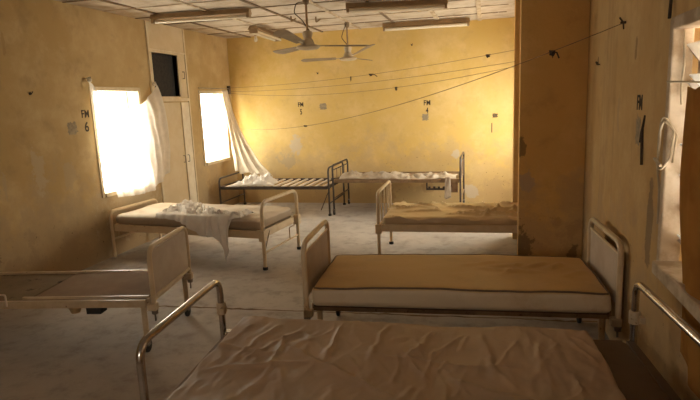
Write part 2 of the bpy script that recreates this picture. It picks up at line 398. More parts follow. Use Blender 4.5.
# unseen wall and overhang slab, added outside the louvred window to cut its daylight
M['lime'] = simple('grey shade blocker', (.46, .44, .41), (.38, .36, .33), .9, scale=3)
st(MB().box((2.05, -3.0, -.3), (2.25, 5.2, 2.75)).build('shade_wall', M['lime']))
st(MB().box((XR+.22, -3.0, 2.45), (1.62, 5.2, 2.55)).build('shade_slab', M['lime']))
# ---- boarded double door with vent opening in the left wall
d = empty('door_1', (XL, 6.62, 0)); d['kind'] = 'structure'
def dy(v): return v - 6.62
b = MB()
b.box((-.001, dy(6.165), 0), (.022, dy(6.20), ZC-.002)); b.box((-.001, dy(7.02), 0), (.022, dy(7.055), ZC-.002))
b.box((-.001, dy(6.20), 2.33), (.02, dy(7.02), 2.355)); b.box((-.001, dy(6.20), 1.70), (.026, dy(7.02), 1.745))
b.build('door_frame', M['frame_wood'], d, bevel=.003)
MB().box((0, dy(6.20), 2.36), (.008, dy(7.02), ZC-.003)).build('transom_panel', M['door_board'], d)
b = MB(); b.box((-.08, dy(6.24), 1.76), (-.06, dy(6.83), 2.31)).build('vent_mesh', M['black_mesh'], d)
b = MB(); b.box((-.08, dy(6.215), 1.745), (.012, dy(6.24), 2.33)); b.box((-.08, dy(6.83), 1.745), (.012, dy(6.85), 2.33)); b.box((-.08, dy(6.24), 2.31), (.012, dy(6.83), 2.33)); b.box((-.08, dy(6.24), 1.745), (.012, dy(6.83), 1.765))
b.build('vent_frame', M['frame_wood'], d)
l1 = MB().box((0, dy(6.855), 1.75), (.012, dy(7.015), 2.33)).build('upper_leaf', M['door_board'], d)
l2 = MB().box((0, dy(6.205), .01), (.010, dy(6.80), 1.685)).build('door_leaf', M['door_board'], d)
l3 = MB().box((0, dy(6.825), .01), (.016, dy(7.015), 1.685)).build('narrow_leaf', M['door_pale'], d)
for par, yy, zz, x0 in ((l1, 6.93, 2.05, .012), (l2, 6.76, .92, .010), (l3, 6.86, .92, .016)):
    MB().tube(fillet([(x0, dy(yy), zz-.045), (x0+.03, dy(yy), zz-.045), (x0+.03, dy(yy), zz+.045), (x0, dy(yy), zz+.045)], .012), .005, 8).build('handle', M['steel'], par)

# ------------------------------------------------------------------ beds
def arch(w, h, z0, rad, x=0, tilt=0):
    """inverted U in the local y/z plane"""
    return fillet([(x, -w/2, z0), (x+tilt*.0, -w/2, h), (x, w/2, h), (x, w/2, z0)], rad, 7)
def caster(root, x, y, r=.045):
    b = MB(); b.box((x-.016, y-.02, r*1.05), (x-.012, y+.02, r*2.4)); b.box((x+.012, y-.02, r*1.05), (x+.016, y+.02, r*2.4)); b.box((x-.016, y-.02, r*2.2), (x+.016, y+.02, r*2.5))
    o = b.build('caster', M['steel'], root)
    MB().lathe([(r*.55, -.013), (r*.95, -.010), (r, -.004), (r, .004), (r*.95, .010), (r*.55, .013)], (x, y, r), 'x', 18).build('wheel', M['rubber'], o)
    return o
def rails(root, L, W, z, h, mat, t=.025):
    for s in (-1, 1):
        MB().box((-L/2, s*W/2-t/2, z-h), (L/2, s*W/2+t/2, z)).build('side_rail', mat, root, bevel=.003)
    for s in (-1, 1):
        MB().box((s*L/2-t/2, -W/2+t/2, z-h), (s*L/2+t/2, W/2-t/2, z)).build('end_rail', mat, root, bevel=.003)
BG = 'metal hospital beds in the ward'

# --- bed with draped sheet, left middle
bl = empty('hospital_bed', (-3.003, 5.335, 0), R(-6.2)); L, W = 1.82, .78
tag(bl, 'cream metal hospital bed under the nearer left window, an open tube frame at its foot', 'bed', BG)
rails(bl, L, W-.05, .385, .075, M['ivory_metal'])
MB().box((-L/2+.015, -W/2+.05, .365), (L/2-.015, W/2-.05, .378)).build('base_sheet', M['panel'], bl)
f = MB().tube(arch(W, .675, .015, .11, L/2+.03), .019, 12).build('foot_frame', M['ivory_metal'], bl)
MB().tube([(L/2+.03, -W/2, .17), (L/2+.03, W/2, .17)], .011).build('stretcher', M['ivory_metal'], f)
b = MB(); b.tube([(L/2+.03, -W/2+.02, .19), (L/2+.01, -W/2+.17, .36)], .006, 8); b.build('brace_rod', M['brown_metal'], f)
MB().tube(fillet([(L/2+.035, W/2-.22, .17), (L/2+.035, W/2-.22, .30), (L/2+.035, W/2-.10, .30), (L/2+.035, W/2-.10, .33)], .02), .006, 8).build('hook', M['brown_metal'], f)
for s in (-1, 1):
    MB().box((L/2-.005, s*W/2-.032, .29), (L/2+.056, s*W/2+.032, .40)).build('corner_socket', M['ivory_metal'], f, bevel=.006)
    MB().lathe([(.024, 0), (.026, .02), (.02, .03)], (L/2+.03, s*W/2, .0)).build('foot_cap', M['rubber'], f)
f = MB().tube(arch(W-.02, .53, .015, .07, -L/2-.03), .018, 12).build('head_frame', M['ivory_metal'], bl)
MB().tube([(-L/2-.03, -W/2, .22), (-L/2-.03, W/2, .22)], .011).build('stretcher', M['ivory_metal'], f)

def rbox(L, W, H, r, nx, ny, nzz, disp=None, c=(0,0,0), narrow=None):
    """rounded box mattress; disp(x,y)->dz for the upper side"""
    key = {}; vs = []; fs = []; l, w, h = L/2, W/2, H/2
    def vid(i, j, k):
        if (i, j, k) in key: return key[(i, j, k)]
        p = Vector((-l + L*i/nx, -w + W*j/ny, -h + H*k/nzz))
        q = Vector((max(-l+r, min(l-r, p.x)), max(-w+r, min(w-r, p.y)), max(-h+r, min(h-r, p.z))))
        dlt = p - q
        if dlt.length > 1e-9: p = q + dlt.normalized()*min(r, dlt.length if dlt.length < r else r)
        if disp and k > 0:
            dz, sx, sy = disp(p.x, p.y, p.z/h); kk = k/nzz
            p = p + Vector((sx, sy, dz*kk))
        key[(i, j, k)] = len(vs); vs.append(p + Vector(c) + Vector((0, 0, h))); return key[(i, j, k)]
    for i in range(nx):
        for j in range(ny):
            fs.append((vid(i,j,0), vid(i,j+1,0), vid(i+1,j+1,0), vid(i+1,j,0))); fs.append((vid(i,j,nzz), vid(i+1,j,nzz), vid(i+1,j+1,nzz), vid(i,j+1,nzz)))
    for k in range(nzz):
        for i in range(nx):
            for j in (0, ny): fs.append((vid(i,j,k), vid(i+1,j,k), vid(i+1,j,k+1), vid(i,j,k+1)))
        for j in range(ny):
            for i in (0, nx): fs.append((vid(i,j,k), vid(i,j+1,k), vid(i,j+1,k+1), vid(i,j,k+1)))
    return MB().add(vs, fs, True)
def seg_d(px, py, a, b):
    ax, ay = a; bx, by = b; dx, dy_ = bx-ax, by-ay
    t = max(0, min(1, ((px-ax)*dx + (py-ay)*dy_)/(dx*dx+dy_*dy_)))
    return math.hypot(px-ax-t*dx, py-ay-t*dy_), t
def folds(segs):
    def f(x, y):
        s = 0
        for a, b, amp, w in segs:
            jx = .018*nz(x*9, y*9, 3); jy = .018*nz(x*9, y*9, 8)
            dd, t = seg_d(x+jx, y+jy, a, b); s += amp*math.exp(-(dd/w)**2)*min(1, 6*t*(1-t)+.15)
        return s
    return f
def place(o, root, z=0, dx=0, dy=0):
    """stand a mattress or sheet on a bed (it stays its own top-level thing)"""
    mw = Matrix.Translation(root.location) @ Matrix.Rotation(root.rotation_euler.z, 4, 'Z') @ Matrix.Translation((dx, dy, z))
    o.matrix_world = mw; return o

fl_b3 = folds([((.35, -.4), (.5, -.1), .012, .03), ((.6, -.35), (.85, .1), .014, .03), ((.3, .1), (.8, .25), .010, .03)])
o = rbox(1.80, .76, .12, .055, 60, 28, 5, lambda x, y, k: (.012*fbm(x*3, y*3, 1) + fl_b3(x, y) - .02*max(0, (x*x-.5)), 0, 0)).build('mattress', M['grey_mattress'])
place(o, bl, .379, -.0, 0); tag(o, 'thin faded mattress on the bed under the nearer left window, brown at its foot end', 'mattress', 'mattresses')

# --- near left bed without a mattress
bn = empty('hospital_bed', (-3.04, 3.19, 0), R(9.3)); L, W = 1.66, .66
tag(bn, 'cream metal hospital bed with bare split base boards and no mattress by left wall', 'bed', BG)
rails(bn, L, W, .375, .05, M['cream_metal'])
MB().box((-L/2+.015, -W/2+.015, .345), (-.04, W/2-.015, .358)).build('head_board', M['grey_board'], bn)['label'] = 'grey peeled base board'
b = MB(); ry = Matrix.Rotation(R(-1.6), 4, 'Y'); b.box((0, -W/2+.014, -.006), (.86, W/2-.014, .006), Matrix.Translation((-.03, 0, .352)) @ ry); b.build('foot_board', M['board'], bn)['label'] = 'brownish base board, slightly raised'
b = MB(); b.box((-.02, -W/2-.004, .388), (.85, -W/2+.012, .402), Matrix.Translation((0, 0, 0))); b.build('edge_strip', M['cream_metal'], bn)
f = MB().tube(arch(W-.02, .72, .33, .09, L/2+.05), .0165, 12).build('foot_frame', M['ivory_metal'], bn)
MB().box((L/2+.045, -W/2+.03, .40), (L/2+.055, W/2-.03, .70)).build('panel', M['panel'], f, bevel=.002)
MB().tube([(L/2+.05, -W/2+.01, .385), (L/2+.05, W/2-.01, .385)], .014).build('lower_bar', M['cream_metal'], f)
for s in (-1, 1):
    MB().cbox((L/2+.04, s*(W/2-.01), .325), (.06, .055, .05)).build('clamp', M['cream_metal'], f, bevel=.006)
    b = MB(); b.lathe([(.006, 0), (.006, .05), (.02, .05), (.022, .075), (.012, .08)], (L/2+.05, s*(W/2-.01), .225)); b.build('clamp_knob', M['steel'], f)
f2 = MB().tube(arch(W-.02, .55, .33, .10, -L/2-.0), .018, 12).build('head_frame', M['cream_metal'], bn)
for sx in (-1, 1):
    for s in (-1, 1):
        x = sx*(L/2+(.01 if s > 0 else -.03)); yy = s*(W/2-.02)
        lg = MB().tube([(x, yy, .34), (x, yy, .10)], .019, 12).build('leg', M['cream_metal'], bn); caster(lg, x, yy)
MB().tube(fillet([(-.30, -W/2-.016, .345), (-.30, -W/2-.016, .425), (-.13, -W/2-.016, .425), (-.13, -W/2-.016, .345)], .015), .006, 8).build('handle', M['slat'], bn)['label'] = 'pale wire handle on the near rail'
b = MB(); b.lathe([(.028, 0), (.05, .06), (.055, .065)], (.30, -W/2+.06, .268)); b.build('crank_boss', M['tan_block'], bn)['label'] = 'tan cone under the near rail'
MB().box((.40, -W/2+.02, .27), (.50, -W/2+.10, .33)).build('crank_box', M['rubber'], bn)

# --- bed with the tan mattress by the right wall
bt = empty('hospital_bed', (-.205, 3.575, 0), R(3.6)); L, W = 1.84, .69
tag(bt, 'cream metal hospital bed under the smooth tan mattress, panelled ends', 'bed', BG)
rails(bt, L-.04, W-.08, .318, .04, M['brown_metal'])
MB().box((-L/2+.03, -W/2+.015, .31), (L/2-.03, W/2-.015, .322)).build('base_board', M['dark_wood'], bt)
for sx, nm, ht in ((-1, 'foot_frame', .735), (1, 'head_frame', .745)):
    x = sx*(L/2+.015)
    f = MB().tube(arch(W, ht, .25, .085, x), .018, 12).build(nm, M['ivory_metal'], bt)
    MB().box((x-.005, -W/2+.03, .37), (x+.005, W/2-.03, ht-.075)).build('panel', M['panel'], f, bevel=.002)
    MB().tube([(x, -W/2+.02, ht-.07), (x, W/2-.02, ht-.07)], .008).build('panel_bar', M['ivory_metal'], f)
    for s in (-1, 1):
        MB().cbox((x-sx*.012, s*W/2, .275), (.06, .05, .05)).build('clamp', M['cream_metal'], f, bevel=.006)
        MB().lathe([(.006, 0), (.006, .04), (.02, .04), (.024, .07), (.012, .075)], (x, s*W/2, .18)).build('clamp_knob', M['steel'], f)
for sx in (-1, 1):
    for s in (-1, 1):
        x = sx*(L/2-.055); yy = s*(W/2-.06)
        lg = MB().tube([(x, yy, .33), (x, yy, .10)], .019, 12).build('leg', M['cream_metal'], bt); caster(lg, x, yy, .042)
fl6 = folds([(a_, b_, m_*1.7, w_) for a_, b_, m_, w_ in [((.05, .1), (.3, .22), .006, .016), ((.3, -.1), (.45, .2), .006, .014), ((.15, .05), (.55, -.02), .008, .02), ((.25, .12), (.5, .16), .007, .018), ((.5, .1), (.62, .2), .010, .018), ((.62, .05), (.72, .2), .010, .02), ((.4, .0), (.5, .12), .007, .018), ((.7, -.1), (.85, .05), .006, .02)]])
d6 = lambda x, y, k: (.010*fbm(x*2, y*2, 4) + fl6(x, y) + .012*(1-(x/.9)**2), .006*nz(x*6, y*6, k), .008*nz(x*5, 2, k) if abs(y) > .3 else 0)
mb = rbox(1.79, .77, .125, .032, 80, 34, 6, d6); mt = mb.build('mattress', M['tan_vinyl'])
place(mt, bt, .326, .0, .01); tag(mt, 'smooth tan vinyl mattress with dark piping on the bed by right wall', 'mattress', 'mattresses')
l, w = .895-.012, .385-.012; path = []
cor = [(-l, -w), (l, -w), (l, w), (-l, w)]
loop = []
for i in range(4):
    a, c = Vector(cor[i]), Vector(cor[(i+1) % 4]); n = 40 if i % 2 == 0 else 20
    loop += [a.lerp(c, k/n) for k in range(n)]
loop.append(loop[0])
ring = []
for q in loop:
    # round the corners in plan
    x, y = q; cx = max(-l+.03, min(l-.03, x)); cy = max(-w+.03, min(w-.03, y)); dv = Vector((x-cx, y-cy))
    if dv.length > .03: dv = dv.normalized()*.03
    x, y = cx+dv.x, cy+dv.y; dz, sx, sy = d6(x, y, 1)
    ring.append((x+sx, y+sy, .125-.006+dz))
MB().tube(ring, .0065, 8, caps=False).build('piping', M['piping'], mt)

# --- nearest bed
bf = empty('hospital_bed', (-.292, 2.135, 0), R(4.6)); L, W = 1.985, .80
tag(bf, 'nearest hospital bed with bare chrome tube ends and a dark base', 'bed', BG)
rails(bf, L-.02, W, .44, .05, M['brown_metal'])
b = MB(); b.box((-L/2+.11, -W/2-.04, .442), (L/2-.015, W/2+.005, .458)); b.build('base_board', M['dark_wood'], bf, bevel=.004)
b = MB(); b.box((.76, -W/2-.03, .458), (.80, W/2-.02, .466)); b.box((.955, -W/2-.03, .458), (.99, W/2-.02, .466)); b.build('base_ridge', M['dark_wood'], bf)
for sx, nm in ((-1, 'foot_frame'), (1, 'head_frame')):
    x = sx*(L/2+.01) if sx < 0 else L/2-.005
    f = MB().tube(arch(W-.03, .735 if sx < 0 else .75, .30 if sx < 0 else .40, .075, x), .0165, 14).build(nm, M['chrome'], bf)
    for s in (-1, 1):
        b = MB(); z_ = .58 if s > 0 else .40; b.lathe([(.022, -.03), (.024, -.028), (.024, .028), (.022, .03)], (x, s*(W/2-.015), z_)); b.cbox((x+.02, s*(W/2-.015)-.025, z_), (.022, .045, .03)); b.build('clamp', M['cream_metal'], f)
        lg = MB().tube([(x+.0 - sx*.028, s*(W/2-.02), .46), (x-sx*.028, s*(W/2-.02), .09)], .02, 12).build('leg', M['chrome'], bf)
        MB().box((x-sx*.028-.024, s*(W/2-.02)-.024, .36), (x-sx*.028+.024, s*(W/2-.02)+.024, .42)).build('socket', M['cream_metal'], lg, bevel=.004)
        caster(lg, x-sx*.028, s*(W/2-.02), .038)
rnd = random.Random(11); segs = [((-.62, .36), (-.72, -.1), .010, .012), ((-.48, .34), (-.66, -.05), .010, .011), ((-.30, .36), (-.31, -.02), .014, .011), ((-.08, .38), (-.12, .0), .012, .012),
    ((-.55, .12), (.05, -.30), .012, .012), ((-.85, .1), (-.5, .02), .010, .013), ((-.8, -.15), (-.35, -.02), .010, .013), ((.15, .36), (.05, .05), .009, .014), ((.35, .35), (.40, -.1), .007, .016), ((-.55, .25), (-.52, -.2), .010, .010),
    ((-.2, .05), (.5, .0), .006, .015), ((.2, -.1), (.6, -.3), .007, .02)]
for i in range(60):
    a = rnd.uniform(-.8, .75), rnd.uniform(-.4, .35); an = rnd.uniform(-2.2, -.9); ln = rnd.uniform(.12, .35)
    segs.append((a, (a[0]+ln*math.cos(an), a[1]+ln*math.sin(an)), rnd.uniform(.002, .005), rnd.uniform(.007, .013)))
fl7 = folds([(a_, b_, m_*(.95 if a_[0] < 0 else 1.5), w_) for a_, b_, m_, w_ in segs])
def d7(x, y, k):
    e = .006*nz(x*7, 3) if abs(y) > .35 else 0
    return (.014*fbm(x*2.2, y*2.2, 9) + fl7(x, y) + .006*abs(fbm(x*11 + 2*nz(x*3, y*3), y*5, 2)) + .004*(1-abs(nz(x*9, y*4, 6)))**4, .008*nz(y*6, 5) if abs(x) > .75 else 0, e)
o = rbox(1.69, .86, .06, .02, 220, 112, 4, d7).build('mattress', M['dusty_cover'])
place(o, bf, .460, -.07, -.03); o.rotation_euler.z -= R(1.8); tag(o, 'thin mattress in a wrinkled dusty brown plastic cover, nearest of all', 'mattress', 'mattresses')

# --- bed behind the stub wall
bs = empty('hospital_bed', (-.135, 5.55, 0), R(1.2)); L, W = 1.76, .80
tag(bs, 'cream metal hospital bed reaching behind the stub wall, its foot with upright bars', 'bed', BG)
rails(bs, L, W-.05, .405, .07, M['ivory_metal'])
MB().box((-L/2+.015, -W/2+.05, .38), (L/2-.015, W/2-.05, .395)).build('base_board', M['panel'], bs)
for sx, nm in ((-1, 'foot_frame'), (1, 'head_frame')):
    x = sx*(L/2+.01)
    f = MB().tube(arch(W, .722, .012, .075, x), .017, 12).build(nm, M['ivory_metal'], bs)
    for k in (-1, 0, 1): MB().tube([(x, k*W/4, .37), (x, k*W/4, .72)], .008, 8).build('bar', M['ivory_metal'], f)
    for s in (-1, 1):
        MB().box((x-.03, s*W/2-.03, .32), (x+.03, s*W/2+.03, .415)).build('corner_socket', M['ivory_metal'], f, bevel=.006)
        MB().lathe([(.024, 0), (.026, .02), (.02, .03)], (x, s*W/2, .0)).build('foot_cap', M['rubber'], f)
rnd = random.Random(5); segs = [((-.2, .1), (.35, -.02), .02, .02), ((.2, -.1), (.7, .02), .022, .025), ((.3, .1), (.1, -.35), .02, .02), ((.0, -.2), (.5, -.32), .018, .02), ((.45, .05), (.3, -.3), .018, .02), ((-.6, .2), (-.3, -.1), .012, .03)]
for i in range(26):
    a = rnd.uniform(-.85, .8), rnd.uniform(-.35, .35); an = rnd.uniform(-.6, .6) + (math.pi/2 if i % 3 == 0 else 0); ln = rnd.uniform(.1, .4)
    segs.append((a, (a[0]+ln*math.cos(an), a[1]+ln*math.sin(an)), rnd.uniform(.006, .014), rnd.uniform(.010, .018)))
fl5 = folds([(a_, b_, m_*1.8, w_*.8) for a_, b_, m_, w_ in segs])
o = rbox(1.71, .77, .085, .035, 110, 50, 6, lambda x, y, k: (.012*fbm(x*3, y*3, 6) + fl5(x, y), 0, .010*nz(x*6, 4, k*2) if abs(y) > .3 else 0)).build('mattress', M['beige_plastic'])
place(o, bs, .396); tag(o, 'crumpled beige plastic covered mattress on the bed behind the stub wall', 'mattress', 'mattresses')

# --- black bedstead with cream rails along the far wall, right of the pair
bb = empty('hospital_bed', (-1.22, 7.87, 0), R(-.8)); L, W = 1.76, .84
tag(bb, 'dark metal bed along the far wall with a barred end and crumpled thin sheet', 'bed', BG)
rails(bb, L, W-.05, .515, .05, M['brown_metal'])
MB().box((-L/2+.015, -W/2+.05, .485), (L/2-.015, W/2-.05, .50)).build('base_sheet', M['brown_metal'], bb)
for sx, nm, ht in ((-1, 'foot_frame', .72), (1, 'head_frame', .80)):
    x = sx*(L/2+.015)
    f = MB().tube(arch(W, ht, .07, .08, x), .0135, 12).build(nm, M['black_metal'], bb)
    MB().tube([(x, -W/2, ht-.07), (x, W/2, ht-.07)], .008).build('upper_bar', M['black_metal'], f)
    MB().tube([(x, -W/2, .24), (x, W/2, .24)], .010).build('stretcher', M['brown_metal'], f)
    for k in (-1, 0, 1): MB().tube([(x, k*W/4, .50), (x, k*W/4, ht-.07)], .0065, 8).build('bar', M['brown_metal'], f)
    for s in (-1, 1): caster(f, x, s*W/2, .034)
b = MB(); b.box((.44, -W/2+.03, .36), (.86, -W/2+.05, .385))
for i in range(6): b.box((.46+i*.065, -W/2+.028, .385), (.49+i*.065, -W/2+.052, .41))
b.box((.43, -W/2+.03, .36), (.45, -W/2+.05, .47)); b.build('rack_bar', M['black_metal'], bb)['label'] = 'black toothed adjusting bar under the head end'
MB().box((.70, -W/2+.02, .33), (.86, -W/2+.06, .47)).build('gusset_plate', M['brown_metal'], bb)
def crumple(fn, nu, nv, amp, sc, seed):
    def g(u, v):
        p = Vector(fn(u, v)); n1 = abs(fbm(p.x*sc, p.y*sc, seed)); e = min(1, 8*min(u, 1-u, v, 1-v) + .15)
        return (p.x + .02*nz(p.x*8, p.y*8, seed), p.y + .03*nz(p.x*7, p.y*7, seed+4), p.z + amp*n1*e + .004)
    return MB().grid(g, nu, nv)
def shp(u, v):
    x = -2.03 + 1.63*u; dips = .07*math.exp(-((u-.05)/.12)**2) + .06*math.exp(-((u-.36)/.16)**2) + .03*math.exp(-((u-.93)/.10)**2)
    y = 7.50 + .45*v + .04*math.sin(u*9); return (x, y, .503 + dips*math.sin(math.pi*min(1, v*1.1+.05)))
o = crumple(shp, 110, 34, .075, 6, 3).build('crumpled_sheet', M['plastic'], solid=.003)
tag(o, 'thin crumpled pale sheet lying along the dark bed at the far wall', 'sheet')
def rg(u, v):
    q = v*.36; x = -.50 + .06*(u-.5)*(1+.5*v) + .012*math.sin(u*16)
    if q < .07: return (x, 7.50 - q, .545 + .006*nz(u*5, v*9))
    return (x, 7.425 + .008*math.sin(u*20+v*4), .545 - (q-.07) + .03*nz(u*4, v*3)*v)
o = MB().grid(rg, 16, 20).build('plastic_rag', M['plastic'], solid=.002)
tag(o, 'pale plastic rag hanging over the near rail of the far wall bed', 'rag')

# --- black slatted bedstead in the far left corner
bk = empty('hospital_bed', (-3.02, 7.82, 0), 0); L, W = 1.66, .84
tag(bk, 'black bedstead with bare white slats in the far left corner', 'bed', BG)
rails(bk, L, W, .43, .045, M['black_metal'])
for i in range(13):
    x = -.76 + i*.127
    MB().box((x-.021, -W/2+.014, .405), (x+.021, W/2-.014, .425)).build('slat', M['slat'], bk, bevel=.003)
for sx, nm, ht in ((-1, 'head_frame', .55), (1, 'foot_frame', .69)):
    x = sx*(L/2+.02)
    f = MB().tube(arch(W, ht, .012, .09, x), .0135, 12).build(nm, M['black_metal'], bk)
    MB().tube([(x, -W/2, .18), (x, W/2, .18)], .010).build('stretcher', M['black_metal'], f)
    for s in (-1, 1): MB().lathe([(.022, 0), (.024, .02), (.019, .03)], (x, s*W/2, .0)).build('foot_cap', M['rubber'], f)
MB().tube([(L/2+.01, -W/2+.12, .40), (L/2-.14, -W/2+.10, .06)], .006, 8).build('brace_rod', M['black_metal'], bk)

# ------------------------------------------------------------------ loose cloth
def heap(u, v):
    a = (u-.5)*2; c = (v-.5)*2; e = max(0, 1 - a*a)*max(0, 1 - c*c)
    x = -3.36 + .29*a*(1-.15*c); y = 7.63 + .20*c + .04*a
    return (x, y, .432 + .10*e**.6)
def heapg(u, v):
    p = Vector(heap(u, v)); e = min(1, 6*min(u, 1-u, v, 1-v)); r = abs(fbm(p.x*7, p.y*7, 2.3)) + .6*abs(fbm(p.x*15, p.y*15, 7))
    return (p.x + .05*nz(p.x*6, p.y*6, 1), p.y + .05*nz(p.x*6, p.y*6, 5), p.z + e*(.09*r - .02))
tag(MB().grid(heapg, 70, 50).build('bundled_sheet', M['white_cloth'], solid=.003), 'white sheet bundled in a heap on the slats of the black bedstead', 'sheet')

# torn sheet over the left bed: lies over the mattress and hangs over the near rail
c5, s5 = math.cos(R(-5)), math.sin(R(-5))
def sheet_pt(u, v):
    lx = -.31 + 1.02*u                                     # along the bed
    hang = .03 + .17*math.exp(-((u-.62)/.24)**2) + .33*math.exp(-((u-.82)/.07)**2)
    if u > .86: hang *= max(.12, 1 - (u-.86)/.05)
    back = .52 - .30*u + .10*math.sin(u*7)                 # how far it reaches over the top
    tot = back + hang; s = v*tot; top = .515
    r = abs(fbm(lx*7 + 3, s*9, 4)); r2 = abs(fbm(lx*15, s*8, 9))
    edge = -.405
    if s < back - .04:
        y = edge + back - s; z = top + (.075*r + .025*r2)*min(1, v*7+.1) + .05*math.exp(-((u-.12)/.16)**2)*math.exp(-((v-.35)/.3)**2)
        y += .03*nz(lx*8, s*8, 2)
    else:
        q = s - back + .04; k = min(1, q/.08); y = edge + .04*(1-k)**1.5 - .012*k - .03*abs(math.sin(lx*34 + 2*nz(lx*5, q*4)))*min(1, q/.15)
        z = top + .02 - .02*k - max(0, q-.04) + .02*r*(1-k)
        lx = lx + (.02*nz(q*9, lx*5)) + .18*math.exp(-((u-.82)/.12)**2)*q*(.82-u)*5
    return (lx, y, z)
o = MB().grid(sheet_pt, 110, 70).build('torn_sheet', M['white_cloth'], solid=.003)
place(o, bl); tag(o, 'crumpled white sheet with a long tail hanging off the left bed', 'sheet')

# curtains --------------------------------------------------------------
def cur1(u, v):
    y_top = 4.965 + 1.205*u; z_top = 1.93 - .02*u - .30*math.sin(math.pi*u)**.8
    y_bot = 5.20 + 1.12*u; z_bot = .66 - .04*math.sin(math.pi*u) + .16*max(0, (u-.6)/.4)
    if u > .75: y_bot -= .06*(u-.75)/.25
    k = v**(1.6 - .8*u)
    y = y_top + (y_bot - y_top)*k; z = z_top + (z_bot - z_top)*v
    pin = 1 - v*.4
    fold = .020*math.sin(u*34 + 1.5*nz(u*4, v*2)) + .012*math.sin(u*71 + v*2)
    x = XL + .055 + fold*(.5+.5*v) + .012*nz(u*5, v*5, 3) + .02 + .07*max(0, (u-.55)/.45)**1.0*math.sin(math.pi*min(1, v*1.0))**.8
    return (x, y + .015*nz(u*6, v*4), z)
cu = MB().grid(cur1, 110, 60).build('sheer_curtain', M['sheer'])
tag(cu, 'white sheer curtain sagging between two hooks over the nearer left window', 'curtain')
for yy, zz, nm in ((5.01, 1.935, 'knot'), (6.175, 1.915, 'knot')):
    b = MB(); b.lathe([(.004, -.028), (.022, -.018), (.028, 0), (.02, .02), (.006, .03)], (XL+.05, yy, zz), 'z', 12); b.build('knot', M['drape'], cu)
    MB().tube([(XL+.001, yy, zz+.012), (XL+.06, yy, zz+.016), (XL+.075, yy, zz+.03)], .004, 8).build('hook', M['steel'], cu)
def cur2(u, v):
    # gathered at the top corner of the far window, trailing out to the slatted bed
    top = Vector((XL + .05, 7.98 + .20*u, 1.86)); bot = Vector((-3.80 + .60*u, 7.82 + .06*u, .60 - .09*u))
    mid = Vector((XL + .10 + .02*u, 8.08 + .14*u, 1.08 + .02*u))
    p = top*(1-v)**2 + mid*2*v*(1-v) + bot*v*v
    f = math.sin(u*22 + 1.2*nz(u*3, v*3))
    return (p.x + .022*f*(.3+v), p.y - .03*abs(f)*v + .01*nz(u*5, v*7), max(p.z + .02*f*v, .46))
c2 = MB().grid(cur2, 70, 60).build('cotton_curtain', M['drape'], solid=.002)
tag(c2, 'cream cotton curtain trailing from the far left window down to the bedstead', 'curtain')
MB().tube([(XL+.03, 7.30, 1.885), (XL+.03, 8.27, 1.885)], .006, 8).build('curtain_wire', M['steel'], c2)
def cur3(u, v):
    y = 2.42 - 1.0*u + (-.10*v*v - .0*v)*(1-u) + .02*math.sin(v*5)*(1-u)
    bot = .56 - .20*min(1, u*2.2)
    z = 1.605 - .012*math.sin(u*20) + (bot - 1.605)*v
    f = math.sin(u*30 + 1.5*nz(u*4, v*2)); return (XR - .030 + .012*f*(.6+.4*v), y + .012*nz(u*5, v*5, 8), z)
c3 = MB().grid(cur3, 80, 60).build('printed_curtain', M['print_cloth'], solid=.002)
tag(c3, 'brown swirl print curtain over the louvred window on the right', 'curtain')
MB().tube([(XR-.023, 2.70, 1.63), (XR-.035, 2.0, 1.61), (XR-.023, 1.30, 1.63)], .004, 8).build('curtain_wire', M['string'], c3)
# string tied around the window jamb
jx = XR - .026
b = MB(); rp = [(jx-.006, 2.735, 1.30), (jx-.012, 2.70, 1.42), (jx-.012, 2.67, 1.47), (jx+.03, 2.655, 1.42), (jx+.02, 2.655, 1.30), (jx-.010, 2.68, 1.24), (jx-.012, 2.72, 1.27)]
b.tube(fillet(rp, .03, 4), .006, 8); b.tube(fillet([(jx-.006, 2.74, 1.27), (jx-.014, 2.71, 1.40), (jx-.016, 2.67, 1.50), (jx+.04, 2.652, 1.40), (jx+.03, 2.652, 1.28)], .03, 4), .005, 8)
b.tube(fillet([(jx-.008, 2.78, 1.285), (jx-.016, 2.72, 1.28), (jx-.012, 2.67, 1.265)], .01, 4), .007, 8)
b.tube(fillet([(jx-.004, 2.755, 1.28), (XR-.012, 2.76, 1.15), (XR-.008, 2.765, .98)], .03, 4), .006, 8)
tag(b.build('tied_string', M['string']), 'pale string knotted in loops around the louvred window jamb', 'string')
b = MB(); b.tube([(jx+.045, 2.655, 1.84), (jx+.05, 2.65, 1.7), (jx+.045, 2.655, 1.6), (jx+.05, 2.65, 1.53)], .005, 8)
tag(b.build('cord', M['string']), 'twisted pale cord running down the louvred window jamb', 'cord')
b = MB(); b.tube([(XR-.008, 2.80, 2.60), (XR-.008, 2.79, 2.3), (XR-.010, 2.76, 1.98), (XR-.02, 2.735, 1.90)], .007, 8)
tag(b.build('electric_cable', M['rag']), 'dark cable running down the right wall to the window corner', 'cable')

